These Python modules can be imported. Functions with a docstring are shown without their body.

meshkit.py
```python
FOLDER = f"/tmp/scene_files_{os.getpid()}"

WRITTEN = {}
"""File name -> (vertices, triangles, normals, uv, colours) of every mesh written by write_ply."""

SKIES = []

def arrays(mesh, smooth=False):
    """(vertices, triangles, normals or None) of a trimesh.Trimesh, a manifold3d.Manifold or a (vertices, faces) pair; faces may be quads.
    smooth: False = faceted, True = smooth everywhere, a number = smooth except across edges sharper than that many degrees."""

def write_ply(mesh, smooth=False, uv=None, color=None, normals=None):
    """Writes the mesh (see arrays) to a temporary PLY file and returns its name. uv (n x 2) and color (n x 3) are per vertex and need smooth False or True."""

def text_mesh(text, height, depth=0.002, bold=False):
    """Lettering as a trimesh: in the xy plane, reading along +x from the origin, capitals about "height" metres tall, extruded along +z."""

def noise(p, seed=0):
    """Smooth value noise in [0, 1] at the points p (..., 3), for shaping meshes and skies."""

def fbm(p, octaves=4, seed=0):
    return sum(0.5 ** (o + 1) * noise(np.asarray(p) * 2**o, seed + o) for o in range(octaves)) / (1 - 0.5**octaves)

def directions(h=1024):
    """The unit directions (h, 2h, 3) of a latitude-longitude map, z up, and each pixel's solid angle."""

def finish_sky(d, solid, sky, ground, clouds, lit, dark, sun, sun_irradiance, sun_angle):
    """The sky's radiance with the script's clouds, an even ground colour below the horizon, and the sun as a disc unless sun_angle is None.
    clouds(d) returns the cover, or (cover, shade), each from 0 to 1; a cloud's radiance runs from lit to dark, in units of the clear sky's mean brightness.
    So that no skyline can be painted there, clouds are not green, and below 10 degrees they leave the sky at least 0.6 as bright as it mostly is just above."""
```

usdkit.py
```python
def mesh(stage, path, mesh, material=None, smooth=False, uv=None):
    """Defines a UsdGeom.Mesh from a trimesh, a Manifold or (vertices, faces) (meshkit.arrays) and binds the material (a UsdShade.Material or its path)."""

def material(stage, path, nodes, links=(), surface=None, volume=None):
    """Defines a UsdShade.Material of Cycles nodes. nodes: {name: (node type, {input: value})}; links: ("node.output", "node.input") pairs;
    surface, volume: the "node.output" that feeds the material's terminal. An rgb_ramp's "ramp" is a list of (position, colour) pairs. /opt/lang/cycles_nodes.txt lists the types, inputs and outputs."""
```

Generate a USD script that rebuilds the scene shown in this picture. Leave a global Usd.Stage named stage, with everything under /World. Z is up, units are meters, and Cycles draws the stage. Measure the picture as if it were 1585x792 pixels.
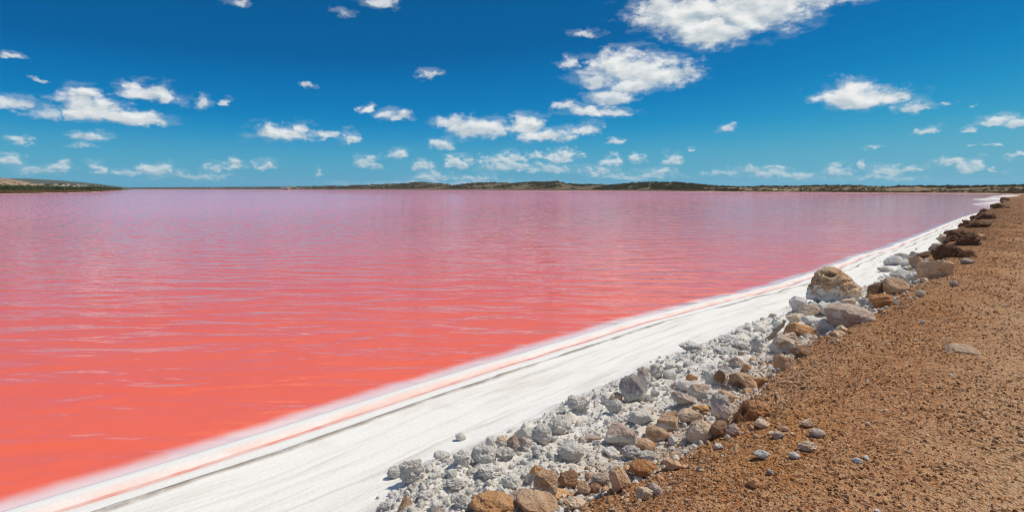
import math, random
import numpy as np, trimesh
import usdkit, meshkit
from meshkit import fbm, noise
from pxr import Usd, UsdGeom, UsdLux, UsdShade, Gf, Sdf, Vt

stage = Usd.Stage.CreateInMemory()
UsdGeom.SetStageUpAxis(stage, 'Z')
stage.SetDefaultPrim(UsdGeom.Xform.Define(stage, '/World').GetPrim())
UsdGeom.Scope.Define(stage, '/World/Looks')

# ------------------------------------------------------------------ camera
# x: across the shore (water on -x, dirt track round x = 0), y: along the shore, z = 0 the lake
FPX, HORIZON, EYE, YAW = 900.0, 292.0, 2.4, math.radians(42.6)
PITCH = math.atan((396 - HORIZON) / FPX)
EXPOSURE = 0.0
CF = np.array([-math.sin(YAW), math.cos(YAW), 0.0]); CR = np.array([math.cos(YAW), math.sin(YAW), 0.0]); CUP = np.array([0, 0, 1.0])
CFP = CF * math.cos(PITCH) - CUP * math.sin(PITCH); CU = CF * math.sin(PITCH) + CUP * math.cos(PITCH)
EYEP = np.array([0, 0, EYE])
cam = UsdGeom.Camera.Define(stage, '/World/camera')
cam.CreateHorizontalApertureAttr(36.0); cam.CreateVerticalApertureAttr(36.0 * 792 / 1585); cam.CreateFocalLengthAttr(36.0 * FPX / 1585)
cam.CreateClippingRangeAttr(Gf.Vec2f(0.05, 20000)); cam.CreateExposureAttr(EXPOSURE)
cam.AddTransformOp().Set(Gf.Matrix4d(*CR, 0, *CU, 0, *(-CFP), 0, *EYEP, 1))

def ray(px, py):
    d = (px - 792.5) / FPX * CR - (py - 396) / FPX * CU + CFP
    return d / np.linalg.norm(d)

# ------------------------------------------------------------------ node graphs
class Graph:
    def __init__(self): self.n, self.l = {}, []
    def add(self, kind, **kw):
        name = f'{kind}_{len(self.n)}'; vals = {}
        for k, v in kw.items():
            if isinstance(v, str) and '.' in v: self.l.append((v, f'{name}.{k}'))
            else: vals[k] = v
        self.n[name] = (kind, vals)
        return name
    def math(self, op, a, b=0.0, c=0.0, clamp=False): return self.add('math', math_type=op, value1=a, value2=b, value3=c, use_clamp=clamp) + '.value'
    def noise(self, v, scale, detail=3, rough=0.5, dist=0.0): return self.add('noise_texture', vector=v, scale=scale, detail=detail, roughness=rough, distortion=dist) + '.fac'
    def maprange(self, v, a, b, c=0.0, d=1.0, kind='smoothstep'): return self.add('map_range', range_type=kind, value=v, from_min=a, from_max=b, to_min=c, to_max=d, clamp=True) + '.result'
    def mix(self, f, a, b, kind='mix'): return self.add('mix_color', blend_type=kind, fac=f, a=a, b=b) + '.result'
    def ramp(self, f, stops): return self.add('rgb_ramp', ramp=stops, fac=f) + '.color'
    def map(self, v, scale=(1, 1, 1), rot=(0, 0, 0), loc=(0, 0, 0)): return self.add('mapping', vector=v, scale=scale, rotation=rot, location=loc) + '.vector'
    def build(self, name, surface=None, volume=None): return usdkit.material(stage, '/World/Looks/' + name, self.n, self.l, surface=surface, volume=volume)

# ------------------------------------------------------------------ sky with clouds, sun
SUN_EL, SUN_AZ = math.radians(60), math.radians(80) - YAW            # azimuth from +y, clockwise
SUN = np.array([math.sin(SUN_AZ) * math.cos(SUN_EL), math.cos(SUN_AZ) * math.cos(SUN_EL), math.sin(SUN_EL)])
SKY_STRENGTH, SUN_INTENSITY = 0.10, 1.08

# each cloud: picture position, half width, half height, thinness (0 dense .. 0.6 wisp)
CLOUDS = [
 (1062,18,72,36,0),(1100,46,62,31,0),(1165,12,92,44,0),(1245,-4,68,24,0),(1086,60,40,18,0),(1020,6,38,26,.1),(1150,-60,150,60,0),(1290,-8,30,18,.15),
 (985,108,66,27,0),(958,95,38,18,0),(1012,114,58,25,0),(1052,112,34,14,.15),(925,120,32,18,.15),(880,98,13,10,.15),(985,130,50,14,.1),
 (945,150,38,13,.2),(945,173,27,10,.05),(906,171,30,9,.15),(876,162,22,8,.2),(906,198,28,10,.1),(905,52,20,7,.35),
 (1308,145,40,21,0),(1350,152,56,15,.02),(1395,150,20,10,.15),(1415,168,34,8,.2),(1130,200,19,7,.2),(1437,203,19,6,.2),(1500,202,12,5,.3),(1545,187,26,7,.25),
 (1575,190,16,6,.3),(1348,229,14,4,.35),(1575,240,17,5,.25),(1470,160,8,3,.4),(1503,162,7,3,.4),(1530,225,22,3,.4),
 (700,189,30,10,.15),(742,199,42,16,.08),(722,196,34,12,.1),(768,206,16,10,.2),(814,194,24,15,0),(842,210,38,11,0),(806,188,16,9,0),
 (612,180,28,9,.12),(568,167,11,7,.15),(665,117,15,8,.3),(478,132,8,6,.3),(440,207,46,12,.08),(466,200,20,10,.05),(512,208,20,6,.2),(540,216,15,9,.2),
 (126,160,36,20,0),(148,172,52,17,0),(190,182,62,13,0),(226,188,32,8,.05),(128,146,16,9,0),(35,160,30,11,.25),(72,175,32,15,.45),
 (230,142,40,13,.12),(212,133,19,8,.1),(262,152,15,8,.15),(315,158,14,9,.35),(350,160,8,6,.35),(30,214,25,7,.2),(136,210,28,6,.3),(18,245,28,10,.15),(128,226,20,5,.5),
 (238,262,26,10,.1),(365,255,17,11,.1),(336,260,13,8,.2),(408,255,17,8,.2),(96,258,13,9,.2),(150,262,16,8,.2),(190,266,22,6,.3),(492,265,6,7,.3),(60,262,40,8,.4),
 (613,238,18,7,.1),(685,225,18,7,.15),(565,248,18,8,.2),(572,256,26,5,.3),(653,257,12,9,.2),(705,250,15,11,.12),(722,246,16,7,.3),(782,246,34,9,.08),(788,258,42,9,.25),
 (833,240,12,8,.15),(872,239,22,13,.08),(860,246,17,8,.1),(945,250,15,10,.12),(988,245,10,7,.15),(1041,247,15,10,.08),(1025,266,17,8,.2),(928,265,28,6,.3),(670,272,32,8,.3),
 (735,276,34,6,.35),(850,262,40,8,.35),(990,272,60,6,.45),(1170,262,32,7,.3),(1197,268,30,8,.25),(1232,271,30,6,.35),(1297,263,20,9,.25),(1335,258,8,6,.2),(1376,264,30,8,.2),(1410,262,16,6,.25),
 (1478,251,30,8,.15),(1500,258,18,10,.15),(1540,263,13,4,.3),(1365,275,60,5,.45),(1115,268,30,6,.5),(690,284,160,5,.55),(300,272,60,5,.5),
 (370,8,15,8,.35),(590,4,24,9,.15),(530,20,12,8,.8),(12,88,22,5,.35),(62,125,9,3,.4),(1075,230,10,3,.4),(952,219,11,4,.3)]

def make_sky():
    g = Graph()
    tc = g.add('texture_coordinate') + '.generated'
    sky = g.add('sky_texture', sky_type='single_scattering', sun_disc=False, sun_elevation=SUN_EL, sun_rotation=SUN_AZ, altitude=0.0, air_density=1.0, aerosol_density=0.3, ozone_density=1.6) + '.color'
    # the print's deep polarised blues, by the sky's own brightness
    lum = g.math('multiply', g.add('rgb_to_bw', color=sky) + '.val', 1.14)
    tone = g.ramp(g.maprange(lum, 2.0, 15.0, kind='linear'), [((q - 2) / 13, c) for q, c in [(2, (.0001, .075, .24)), (4.0, (.0002, .120, .345)), (4.5, (.0004, .160, .425)), (5.3, (.002, .207, .49)), (6.2, (.012, .275, .545)), (7.0, (.035, .335, .56)), (7.9, (.08, .39, .57)), (9, (.14, .44, .58)), (15, (.62, .70, .70))]])
    gain = g.math('divide', g.math('maximum', g.math('divide', lum, 15.0), 1.0), SKY_STRENGTH)
    sky = g.add('vector_math', math_type='scale', vector1=tone, scale=gain) + '.vector'
    # azimuth and elevation in degrees, azimuth from the view's centre line
    d = g.add('vector_math', math_type='normalize', vector1=tc) + '.vector'
    s = g.add('separate_xyz', vector=d)
    a = g.add('vector_math', math_type='dot_product', vector1=d, vector2=tuple(CR)) + '.value'
    b = g.add('vector_math', math_type='dot_product', vector1=d, vector2=tuple(CF)) + '.value'
    az = g.math('degrees', g.math('arctan2', a, b)); el = g.math('degrees', g.math('arcsine', s + '.z'))
    P = g.add('combine_xyz', x=az, y=el, z=0.0) + '.vector'
    haze = g.add('vector_math', math_type='scale', vector1=(.15, .41, .535), scale=1 / SKY_STRENGTH) + '.vector'
    sky = g.add('mix_vector', fac=g.maprange(el, -0.5, 6.5, 0.62, 0.0), a=sky, b=haze, use_clamp=False) + '.result'
    # bent a little, so that no cloud keeps a plain oval outline
    wv = g.add('noise_texture', vector=g.map(P, (0.55, 0.8, 1), loc=(5, 2, 0)), scale=1.0, detail=3.0, roughness=0.6) + '.color'
    wv = g.add('vector_math', math_type='subtract', vector1=wv, vector2=(0.5, 0.5, 0.5)) + '.vector'
    W = g.add('vector_math', math_type='multiply_add', vector1=wv, vector2=(3.4, 1.5, 0.0), vector3=P) + '.vector'
    clear = g.add('background_shader', color=sky, strength=SKY_STRENGTH) + '.background'
    low = g.maprange(el, 2.5, 6.5, 1, 0)                             # clouds near the horizon are farther off and finer
    n1 = g.add('mix_float', fac=low, a=g.noise(g.map(P, (0.42, 0.75, 1)), 1.0, 7, 0.55), b=g.noise(g.map(P, (1.2, 2.2, 1)), 1.0, 6, 0.57)) + '.result'
    s1 = g.add('mix_float', fac=low, a=g.noise(g.map(P, (0.42, 0.75, 1)), 1.0, 4, 0.5), b=g.noise(g.map(P, (1.2, 2.2, 1)), 1.0, 3, 0.5)) + '.result'
    s2 = g.add('mix_float', fac=low, a=g.noise(g.map(P, (0.42, 0.75, 1), loc=(0.18, 0.40, 0)), 1.0, 4, 0.5), b=g.noise(g.map(P, (1.2, 2.2, 1), loc=(0.2, 0.45, 0)), 1.0, 3, 0.5)) + '.result'
    fine = g.noise(g.map(P, (2.0, 3.4, 1)), 1.0, 5, 0.65)
    wob = g.math('add', g.math('multiply', g.math('subtract', n1, 0.5), 1.9), g.math('multiply', g.math('subtract', fine, 0.5), 0.60))

    veil = g.noise(g.map(P, (0.30, 0.95, 1), loc=(3.1, 1.7, 0)), 1.0, 6, 0.62)

    def layer(D, V, T):
        """D: 0 in a cloud's heart, 1 at its rim; V: height inside the cloud, -1 .. 1; T: how thin it is"""
        e = g.math('add', D, wob)
        core = g.math('multiply', g.maprange(g.math('multiply_add', T, 0.35, e), 1.24, 0.40), g.math('multiply_add', T, -0.7, 0.96))
        haze_ = g.math('multiply', g.maprange(g.math('multiply_add', g.math('subtract', veil, 0.5), 3.2, D), 1.40, 0.70), 0.16)
        cover = g.math('multiply', g.math('maximum', core, haze_), g.maprange(el, 0.3, 6.5, 0.60, 1.0))
        rel = g.math('multiply_add', g.math('subtract', s2, s1), 2.0, 0.60)
        lit = g.math('add', rel, g.math('multiply', V, 0.50))
        col = g.ramp(g.maprange(lit, 0.0, 1.0, kind='linear'), [(0, (0.42, 0.51, 0.57)), (0.4, (0.58, 0.64, 0.67)), (0.75, (0.76, 0.785, 0.785)), (1, (0.90, 0.90, 0.88))])
        col = g.add('mix_color', blend_type='multiply', fac=1.0, a=col, b=(1 / SKY_STRENGTH,) * 3, use_clamp=False) + '.result'
        col = g.mix(cover, sky, col)
        return g.add('background_shader', color=col, strength=SKY_STRENGTH) + '.background'

    cl = []
    for px, py, rx, ry, thin in CLOUDS:
        r = ray(px, py + 0.22 * ry); r1 = ray(px + rx, py); r2 = ray(px, py - ry); r0 = ray(px, py)
        A = lambda q: (math.degrees(math.atan2(q @ CR, q @ CF)), math.degrees(math.asin(q[2])))
        (u, v), (u1, _), (_, v2), (_, v0) = A(r), A(r1), A(r2), A(r0)
        cl.append((u, v, abs(u1 - u) * 1.12, abs(v2 - v0) * 1.30, thin))

    def sector(lo, hi):
        D = V = T = None
        for u, v, ru, rv, thin in cl:
            if u + 1.7 * ru < lo or u - 1.7 * ru > hi: continue
            q = g.add('vector_math', math_type='multiply_add', vector1=W, vector2=(1 / ru, 1 / rv, 0), vector3=(-u / ru, -v / rv, 0)) + '.vector'
            sp = g.add('separate_xyz', vector=q); h = sp + '.y'
            # flatter underneath than on top
            flat = g.math('maximum', h, g.math('multiply', h, -1.75))
            L = g.add('vector_math', math_type='length', vector1=g.add('combine_xyz', x=sp + '.x', y=flat, z=0.0) + '.vector') + '.value'
            if D is None: D, V, T = L, h, thin
            else:
                near = g.math('less_than', L, D)
                V = g.add('mix_float', fac=near, a=V, b=h) + '.result'
                T = g.add('mix_float', fac=near, a=T, b=thin) + '.result'
                D = g.math('minimum', D, L)
        return layer(D, V, T)

    # scattered fair-weather clouds go on round the rest of the sky
    cov = g.noise(g.map(P, (0.055, 0.10, 1)), 1.0, 4, 0.55)
    other = layer(g.maprange(cov, 0.66, 0.46, 0.0, 1.9, 'linear'), 0.0, 0.05)
    edges = [-46, -30, -16, -6, 4, 12, 24, 46]
    view = sector(edges[0], edges[1])
    for lo, hi in zip(edges[1:-1], edges[2:]):
        view = g.add('mix_closure', fac=g.math('greater_than', az, float(lo)), closure1=view, closure2=sector(lo, hi)) + '.closure'
    inside = g.math('multiply', g.math('less_than', g.math('absolute', az), 46.0), g.math('less_than', el, 24.0))
    up = g.add('mix_closure', fac=inside, closure1=other, closure2=view) + '.closure'
    out = g.add('mix_closure', fac=g.math('greater_than', el, 0.0), closure1=clear, closure2=up) + '.closure'
    return g.build('sky', surface=out)

dome = UsdLux.DomeLight.Define(stage, '/World/sky')
dome.GetPrim().SetCustomDataByKey('kind', 'structure')
UsdShade.MaterialBindingAPI.Apply(dome.GetPrim()).Bind(make_sky())
sun = UsdLux.DistantLight.Define(stage, '/World/sun')
sun.CreateNormalizeAttr(True); sun.CreateIntensityAttr(SUN_INTENSITY); sun.CreateAngleAttr(0.53); sun.CreateColorAttr(Gf.Vec3f(1.0, 0.93, 0.80))
sx = np.cross([0, 0, 1.0], SUN); sx /= np.linalg.norm(sx); sy = np.cross(SUN, sx)
sun.AddTransformOp().Set(Gf.Matrix4d(*sx, 0, *sy, 0, *SUN, 0, *(SUN * 50), 1))

# ------------------------------------------------------------------ prim helpers
USED = {}
def numbered(name, parent='/World'):
    k = USED.get((parent, name), 0); USED[(parent, name)] = k + 1
    return name if k == 0 else f'{name}_{k:03d}'
def tag(p, label=None, cat=None, group=None, kind=None):
    p = p.GetPrim() if hasattr(p, 'GetPrim') else p
    for k, v in (('label', label), ('category', cat), ('group', group), ('kind', kind)):
        if v: p.SetCustomDataByKey(k, v)
    return p
def obj(name, mesh, mat, parent=None, smooth=False, loc=None):
    base = str(parent.GetPath()) if parent else '/World'
    m = usdkit.mesh(stage, f'{base}/{numbered(name, base)}', mesh, mat, smooth=smooth)
    if loc is not None: m.AddTranslateOp().Set(Gf.Vec3d(*map(float, loc)))
    return m
def thing(name, loc=(0, 0, 0)):
    x = UsdGeom.Xform.Define(stage, '/World/' + numbered(name)); x.AddTranslateOp().Set(Gf.Vec3d(*map(float, loc)))
    return x
def grid_faces(nu, nv):
    i, j = np.meshgrid(np.arange(nu - 1), np.arange(nv - 1), indexing='ij'); a = (i * nv + j).ravel()
    return np.vstack([np.stack([a, a + nv, a + nv + 1], 1), np.stack([a, a + nv + 1, a + 1], 1)])
def instancer(name, protos, mats, pos, idx, scale, rots, label, cat):
    pi = UsdGeom.PointInstancer.Define(stage, '/World/' + numbered(name)); rel = pi.CreatePrototypesRel()
    for k, (m, mt) in enumerate(zip(protos, mats)):
        q = usdkit.mesh(stage, f'{pi.GetPath()}/pieces/piece_{k:03d}', m, mt, smooth=35); rel.AddTarget(q.GetPath())
    pi.CreateProtoIndicesAttr(Vt.IntArray.FromNumpy(np.asarray(idx, np.int32)))
    pi.CreatePositionsAttr(Vt.Vec3fArray.FromNumpy(np.asarray(pos, np.float32)))
    pi.CreateScalesAttr(Vt.Vec3fArray.FromNumpy(np.asarray(scale, np.float32)))
    pi.CreateOrientationsAttr(Vt.QuathArray([Gf.Quath(float(q[0]), float(q[1]), float(q[2]), float(q[3])) for q in rots]))
    tag(pi, label, cat, kind='stuff')
    return pi
def rand_quats(rng, n):
    q = rng.normal(size=(n, 4)); return q / np.linalg.norm(q, axis=1, keepdims=True)
def sstep(x, a, b):
    t = np.clip((x - a) / (b - a), 0, 1); return t * t * (3 - 2 * t)

# ------------------------------------------------------------------ the lie of the land
def n2(x, y, s, seed, o=3): return fbm(np.stack([np.asarray(x) * s, np.asarray(y) * s, np.zeros_like(np.asarray(x, float)) + 0.37], -1), o, seed) - 0.5
WY = [-6, 9, 14, 18.6, 23, 29, 38, 46, 62, 80, 97, 112, 116, 121, 128, 160, 166, 173, 180, 220, 228, 240, 250, 400]
WX = [-5.92, -5.86, -5.33, -5.10, -5.30, -5.10, -5.2, -5.36, -5.6, -5.4, -5.2, -5.3, -9.2, -9.0, -5.2, -7.0, -13.0, -13.2, -7.6, -8, -14, -14, -8, -8]
def waterline(y): return np.interp(y, WY, WX) + 0.15 * n2(np.zeros_like(y), y, 0.6, 3) * np.clip(y / 6, .5, 2)
EY = [-6, 2, 4, 7, 8, 10, 12, 15, 19, 24, 30, 38, 52, 73, 97, 120, 143, 170, 260, 400]
EX = [-1.86, -1.80, -1.58, -1.90, -1.85, -1.62, -1.70, -1.70, -2.15, -2.5, -2.95, -3.0, -3.5, -4.05, -4.4, -5.2, -6.0, -5.5, -6.5, -7]
def soil_edge(y): return np.interp(y, EY, EX) + 0.28 * n2(np.zeros_like(y), y, 0.9, 11, 4) + 0.25 * n2(np.zeros_like(y), y, 0.25, 12) * sstep(y, 12, 25)

def rubble_edge(y):
    """how far out over the salt the rubble reaches"""
    return np.interp(y, [0, 1.4, 2.0, 2.7, 5, 9, 11.5, 14, 17, 20, 26, 400], [-1.9, -2.5, -3.0, -3.42, -3.5, -3.35, -3.15, -2.75, -2.7, -2.8, -2.8, -7]) + 0.35 * n2(np.zeros_like(y), y, 1.1, 14, 4)
def rubble(x, y):
    return sstep(x - rubble_edge(y) + 0.5 * n2(x, y, 0.9, 8), -0.15, 0.35)
def salt_z(x, y):
    w = waterline(y); u = x - w                                      # metres inland of where the deep colour starts
    z = np.interp(u, [-12, -4, -1.2, -0.35, 0.0, 0.28, 0.45, 0.9, 1.05, 2.2, 3.0, 4.6, 8], [-1.4, -0.8, -0.34, -0.13, -0.055, -0.012, 0.022, 0.035, 0.06, 0.13, 0.24, 0.46, 0.5])
    wig = 0.09 * n2(x, y, 1.6, 21, 4) + 0.06 * n2(x, y, .5, 27)
    z += 0.016 * sstep(u + wig, 0.30, 0.345)                         # broken edge of the crust at the water
    z -= (0.046 + 0.060 * n2(x, y, 1.0, 6, 4)) * np.exp(-((u + wig * .8 - 0.655 - 0.06 * n2(x, y, .35, 5)) / 0.062) ** 2)           # narrow channel
    z += (0.042 + 0.05 * n2(x, y, .8, 77, 2)) * sstep(u + 1.5 * wig, 1.06, 1.10) + 0.012 * np.exp(-((u + 1.3 * wig - 1.12) / .05) ** 2)                     # second, higher crust edge
    for k, (c, h) in enumerate([(1.45, .012), (1.8, .010), (2.12, .014), (2.5, .012)]):
        z += h * sstep(u + 1.8 * wig + 0.25 * n2(x, y, .4, 60 + k), c, c + 0.03)
    rough = rubble(x, y)
    z += 0.010 * n2(x, y, 3, 31, 4) * sstep(u, .3, .6) + rough * (0.16 * n2(x, y, 2.0, 32, 3) + 0.11 * (0.5 - 2 * np.abs(n2(x, y, 4.2, 33, 1))) + 0.06 * (0.5 - 2 * np.abs(n2(x, y, 10, 35, 2))) + 0.05 * n2(x, y, 17, 34, 3))
    return z
def dirt_z(x, y):
    e = soil_edge(y); v = x - e
    far = sstep(y, 16, 26)
    near = np.interp(v, [-3, -0.75, -0.30, 0.0, 0.35, 0.9, 6], [-1.6, 0.05, 0.40, 0.62, 0.74, 0.80, 0.86])
    scarp = np.interp(v, [-3, -0.55, -0.22, -0.05, 0.12, 0.5, 6], [-2.2, -0.25, 0.15, 0.48, 0.66, 0.76, 0.86])
    z = near * (1 - far) + scarp * far
    z += 0.055 * n2(x, y, 1.1, 41, 3) + 0.05 * n2(x, y, 4.5, 42, 4) * (0.5 + 0.9 * np.exp(-(v / .6) ** 2)) + 0.034 * n2(x, y, 17, 43, 3) + 0.10 * n2(x, y, 2.6, 47, 3) * np.exp(-((v + .1) / .5) ** 2)
    z -= 0.03 * np.exp(-((x - 0.55) / .3) ** 2) + 0.5 * sstep(x, 4.2, 7.5)
    return z
def ground_z(x, y):
    x, y = np.asarray(x, float), np.asarray(y, float)
    return np.maximum(salt_z(x, y), dirt_z(x, y))
def hit(px, py):
    """where the line of sight through a picture point meets the ground"""
    d = ray(px, py); t = np.linspace(1.2, 17, 500) ** 2
    for _ in range(2):
        p = EYEP + t[:, None] * d
        k = int(np.argmax(p[:, 2] <= ground_z(p[:, 0], p[:, 1])))
        t = np.linspace(t[max(k - 1, 0)], t[k], 40)
    return p[k]
def level(px, z=0.0, py=None, depth=None):
    """the point at a given depth in front of the camera, in the direction of a picture column"""
    return EYEP[:2] + depth * (CF[:2] + (px - 792.5) / FPX * CR[:2])

# ------------------------------------------------------------------ materials
def bump_of(g, h, dist, normal=None, strength=1.0):
    kw = dict(height=h, distance=dist, strength=strength)
    if normal: kw['normal'] = normal
    return g.add('bump', **kw) + '.normal'

def m_water():
    g = Graph(); pos = g.add('geometry') + '.position'
    rot = g.map(pos, (1, 1, 1), (0, 0, -YAW))                        # y now runs along the wind
    a = g.noise(g.map(rot, (0.55, 1.65, 1)), 1.0, 2, 0.45, 0.4)
    b = g.noise(g.map(rot, (2.4, 5.5, 1), (0, 0, 0.22)), 1.0, 2, 0.5, 0.3)
    patch = g.maprange(g.noise(g.map(rot, (0.10, 0.22, 1)), 1.0, 2, 0.5), 0.35, 0.65, 0.25, 1.0)
    h = g.math('add', g.math('multiply', a, 1.0), g.math('multiply', g.math('multiply', b, 0.24), patch))
    dist = g.add('attribute', attribute='shore') + '.fac'            # metres out from the crust's edge
    nrm = bump_of(g, h, 0.072)
    # wind ripples too fine to trace singly: slopes that grow with the open stretch of water
    rip = g.add('noise_texture', vector=g.map(rot, (2.0, 5.6, 1)), scale=1.0, detail=2.0, roughness=0.6) + '.color'
    slope = g.add('vector_math', math_type='subtract', vector1=rip, vector2=(0.5, 0.5, 0.5)) + '.vector'
    slope = g.add('vector_math', math_type='multiply', vector1=slope, vector2=(1.9, 2.8, 0.0)) + '.vector'
    slope = g.add('vector_rotate', rotate_type='z_axis', vector=slope, angle=YAW) + '.vector'
    slope = g.add('vector_math', math_type='scale', vector1=slope, scale=g.maprange(dist, 2, 75, 0.03, 0.80)) + '.vector'
    nrm = g.add('vector_math', math_type='normalize', vector1=g.add('vector_math', math_type='add', vector1=nrm, vector2=slope) + '.vector') + '.vector'
    tone = g.noise(g.map(rot, (0.05, 0.16, 1)), 1.0, 3, 0.5)
    col = g.ramp(tone, [(0.3, (0.74, 0.120, 0.066)), (0.7, (0.74, 0.145, 0.090))])
    col = g.mix(g.maprange(dist, 3, 80), col, (0.78, 0.26, 0.34))  # paler mauve far out: reflected sky painted into the body colour
    wob = g.math('multiply', g.math('subtract', g.noise(pos, 1.3, 4, .6), 0.5), 0.24)
    deep = g.maprange(g.math('add', dist, wob), 0.06, 0.33)
    col = g.mix(deep, (0.70, 0.53, 0.54), col)
    p = g.add('principled_bsdf', base_color=col, roughness=0.05, ior=1.33, specular_ior_level=0.33, normal=nrm) + '.BSDF'
    out = p
    return g.build('water', surface=out)
def m_salt():
    g = Graph(); pos = g.add('geometry') + '.position'
    u = g.add('attribute', attribute='inland') + '.fac'
    wig = g.math('multiply', g.math('subtract', g.noise(pos, 1.1, 4), 0.5), 0.5)
    bend = g.math('multiply_add', g.math('subtract', g.noise(pos, .55, 3), 0.5), 2.4, g.math('multiply', u, 7.0))
    streak = g.noise(g.add('combine_xyz', x=bend, y=g.math('multiply', g.add('separate_xyz', vector=pos) + '.y', 0.5), z=0.0) + '.vector', 1.0, 6, 0.65)
    blot = g.noise(pos, 0.9, 5, 0.6)
    col = g.ramp(streak, [(0.25, (0.44, 0.385, 0.33)), (0.37, (0.63, 0.59, 0.54)), (0.50, (0.73, 0.705, 0.665))])
    col = g.mix(g.maprange(blot, 0.56, 0.72, 0, .45), col, (0.53, 0.46, 0.40))
    # wet, purer white next to the water
    col = g.mix(g.maprange(g.math('add', u, g.math('multiply', wig, .3)), 1.12, 1.02), col, (0.71, 0.695, 0.67))
    col = g.mix(g.math('multiply', g.maprange(g.math('absolute', g.math('subtract', g.math('add', u, g.math('multiply', wig, .30)), 1.11)), 0.085, 0.01), g.maprange(g.noise(pos, 1.7, 5, .65), 0.36, 0.58, .25, .95)), col, (0.26, 0.22, 0.18))  # shade of the upper crust step, put into the colour as a brown-grey band
    col = g.mix(g.math('multiply', g.maprange(g.math('absolute', g.math('subtract', g.math('add', u, g.math('multiply', wig, .12)), 0.66)), 0.19, 0.02), g.maprange(g.noise(pos, 2.2, 5, .6), .35, .6, .3, .85)), col, (0.71, 0.43, 0.36))
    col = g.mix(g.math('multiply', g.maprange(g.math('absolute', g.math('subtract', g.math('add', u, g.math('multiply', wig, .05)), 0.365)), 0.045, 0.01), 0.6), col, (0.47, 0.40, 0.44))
    # dirty crumbling crust among the stones
    r = g.maprange(g.math('add', g.add('attribute', attribute='rubble') + '.fac', wig), 0.15, 0.75)
    rc = g.ramp(g.noise(pos, 9.0, 5, 0.65), [(0.28, (0.43, 0.375, 0.32)), (0.45, (0.615, 0.57, 0.515)), (0.65, (0.70, 0.67, 0.625))])
    col = g.mix(r, col, rc)
    col = g.mix(g.maprange(g.math('add', u, wig), 3.2, 4.3, 0, .8), col, (0.36, 0.24, 0.15))
    # stain left in the narrow channel, brown-grey shade painted along the upper crust edge
    z = g.add('separate_xyz', vector=pos) + '.z'
    h = g.math('add', g.math('multiply', g.noise(pos, 22, 5, 0.65), g.maprange(r, 0, 1, 0.4, 1.6, 'linear')), g.math('multiply', g.noise(g.map(pos, (14, 1.2, 4)), 1.0, 4, 0.6), 0.5))
    p = g.add('principled_bsdf', base_color=col, roughness=0.75, specular_ior_level=0.35, normal=bump_of(g, h, 0.016)) + '.BSDF'
    return g.build('salt_crust', surface=p)
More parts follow.
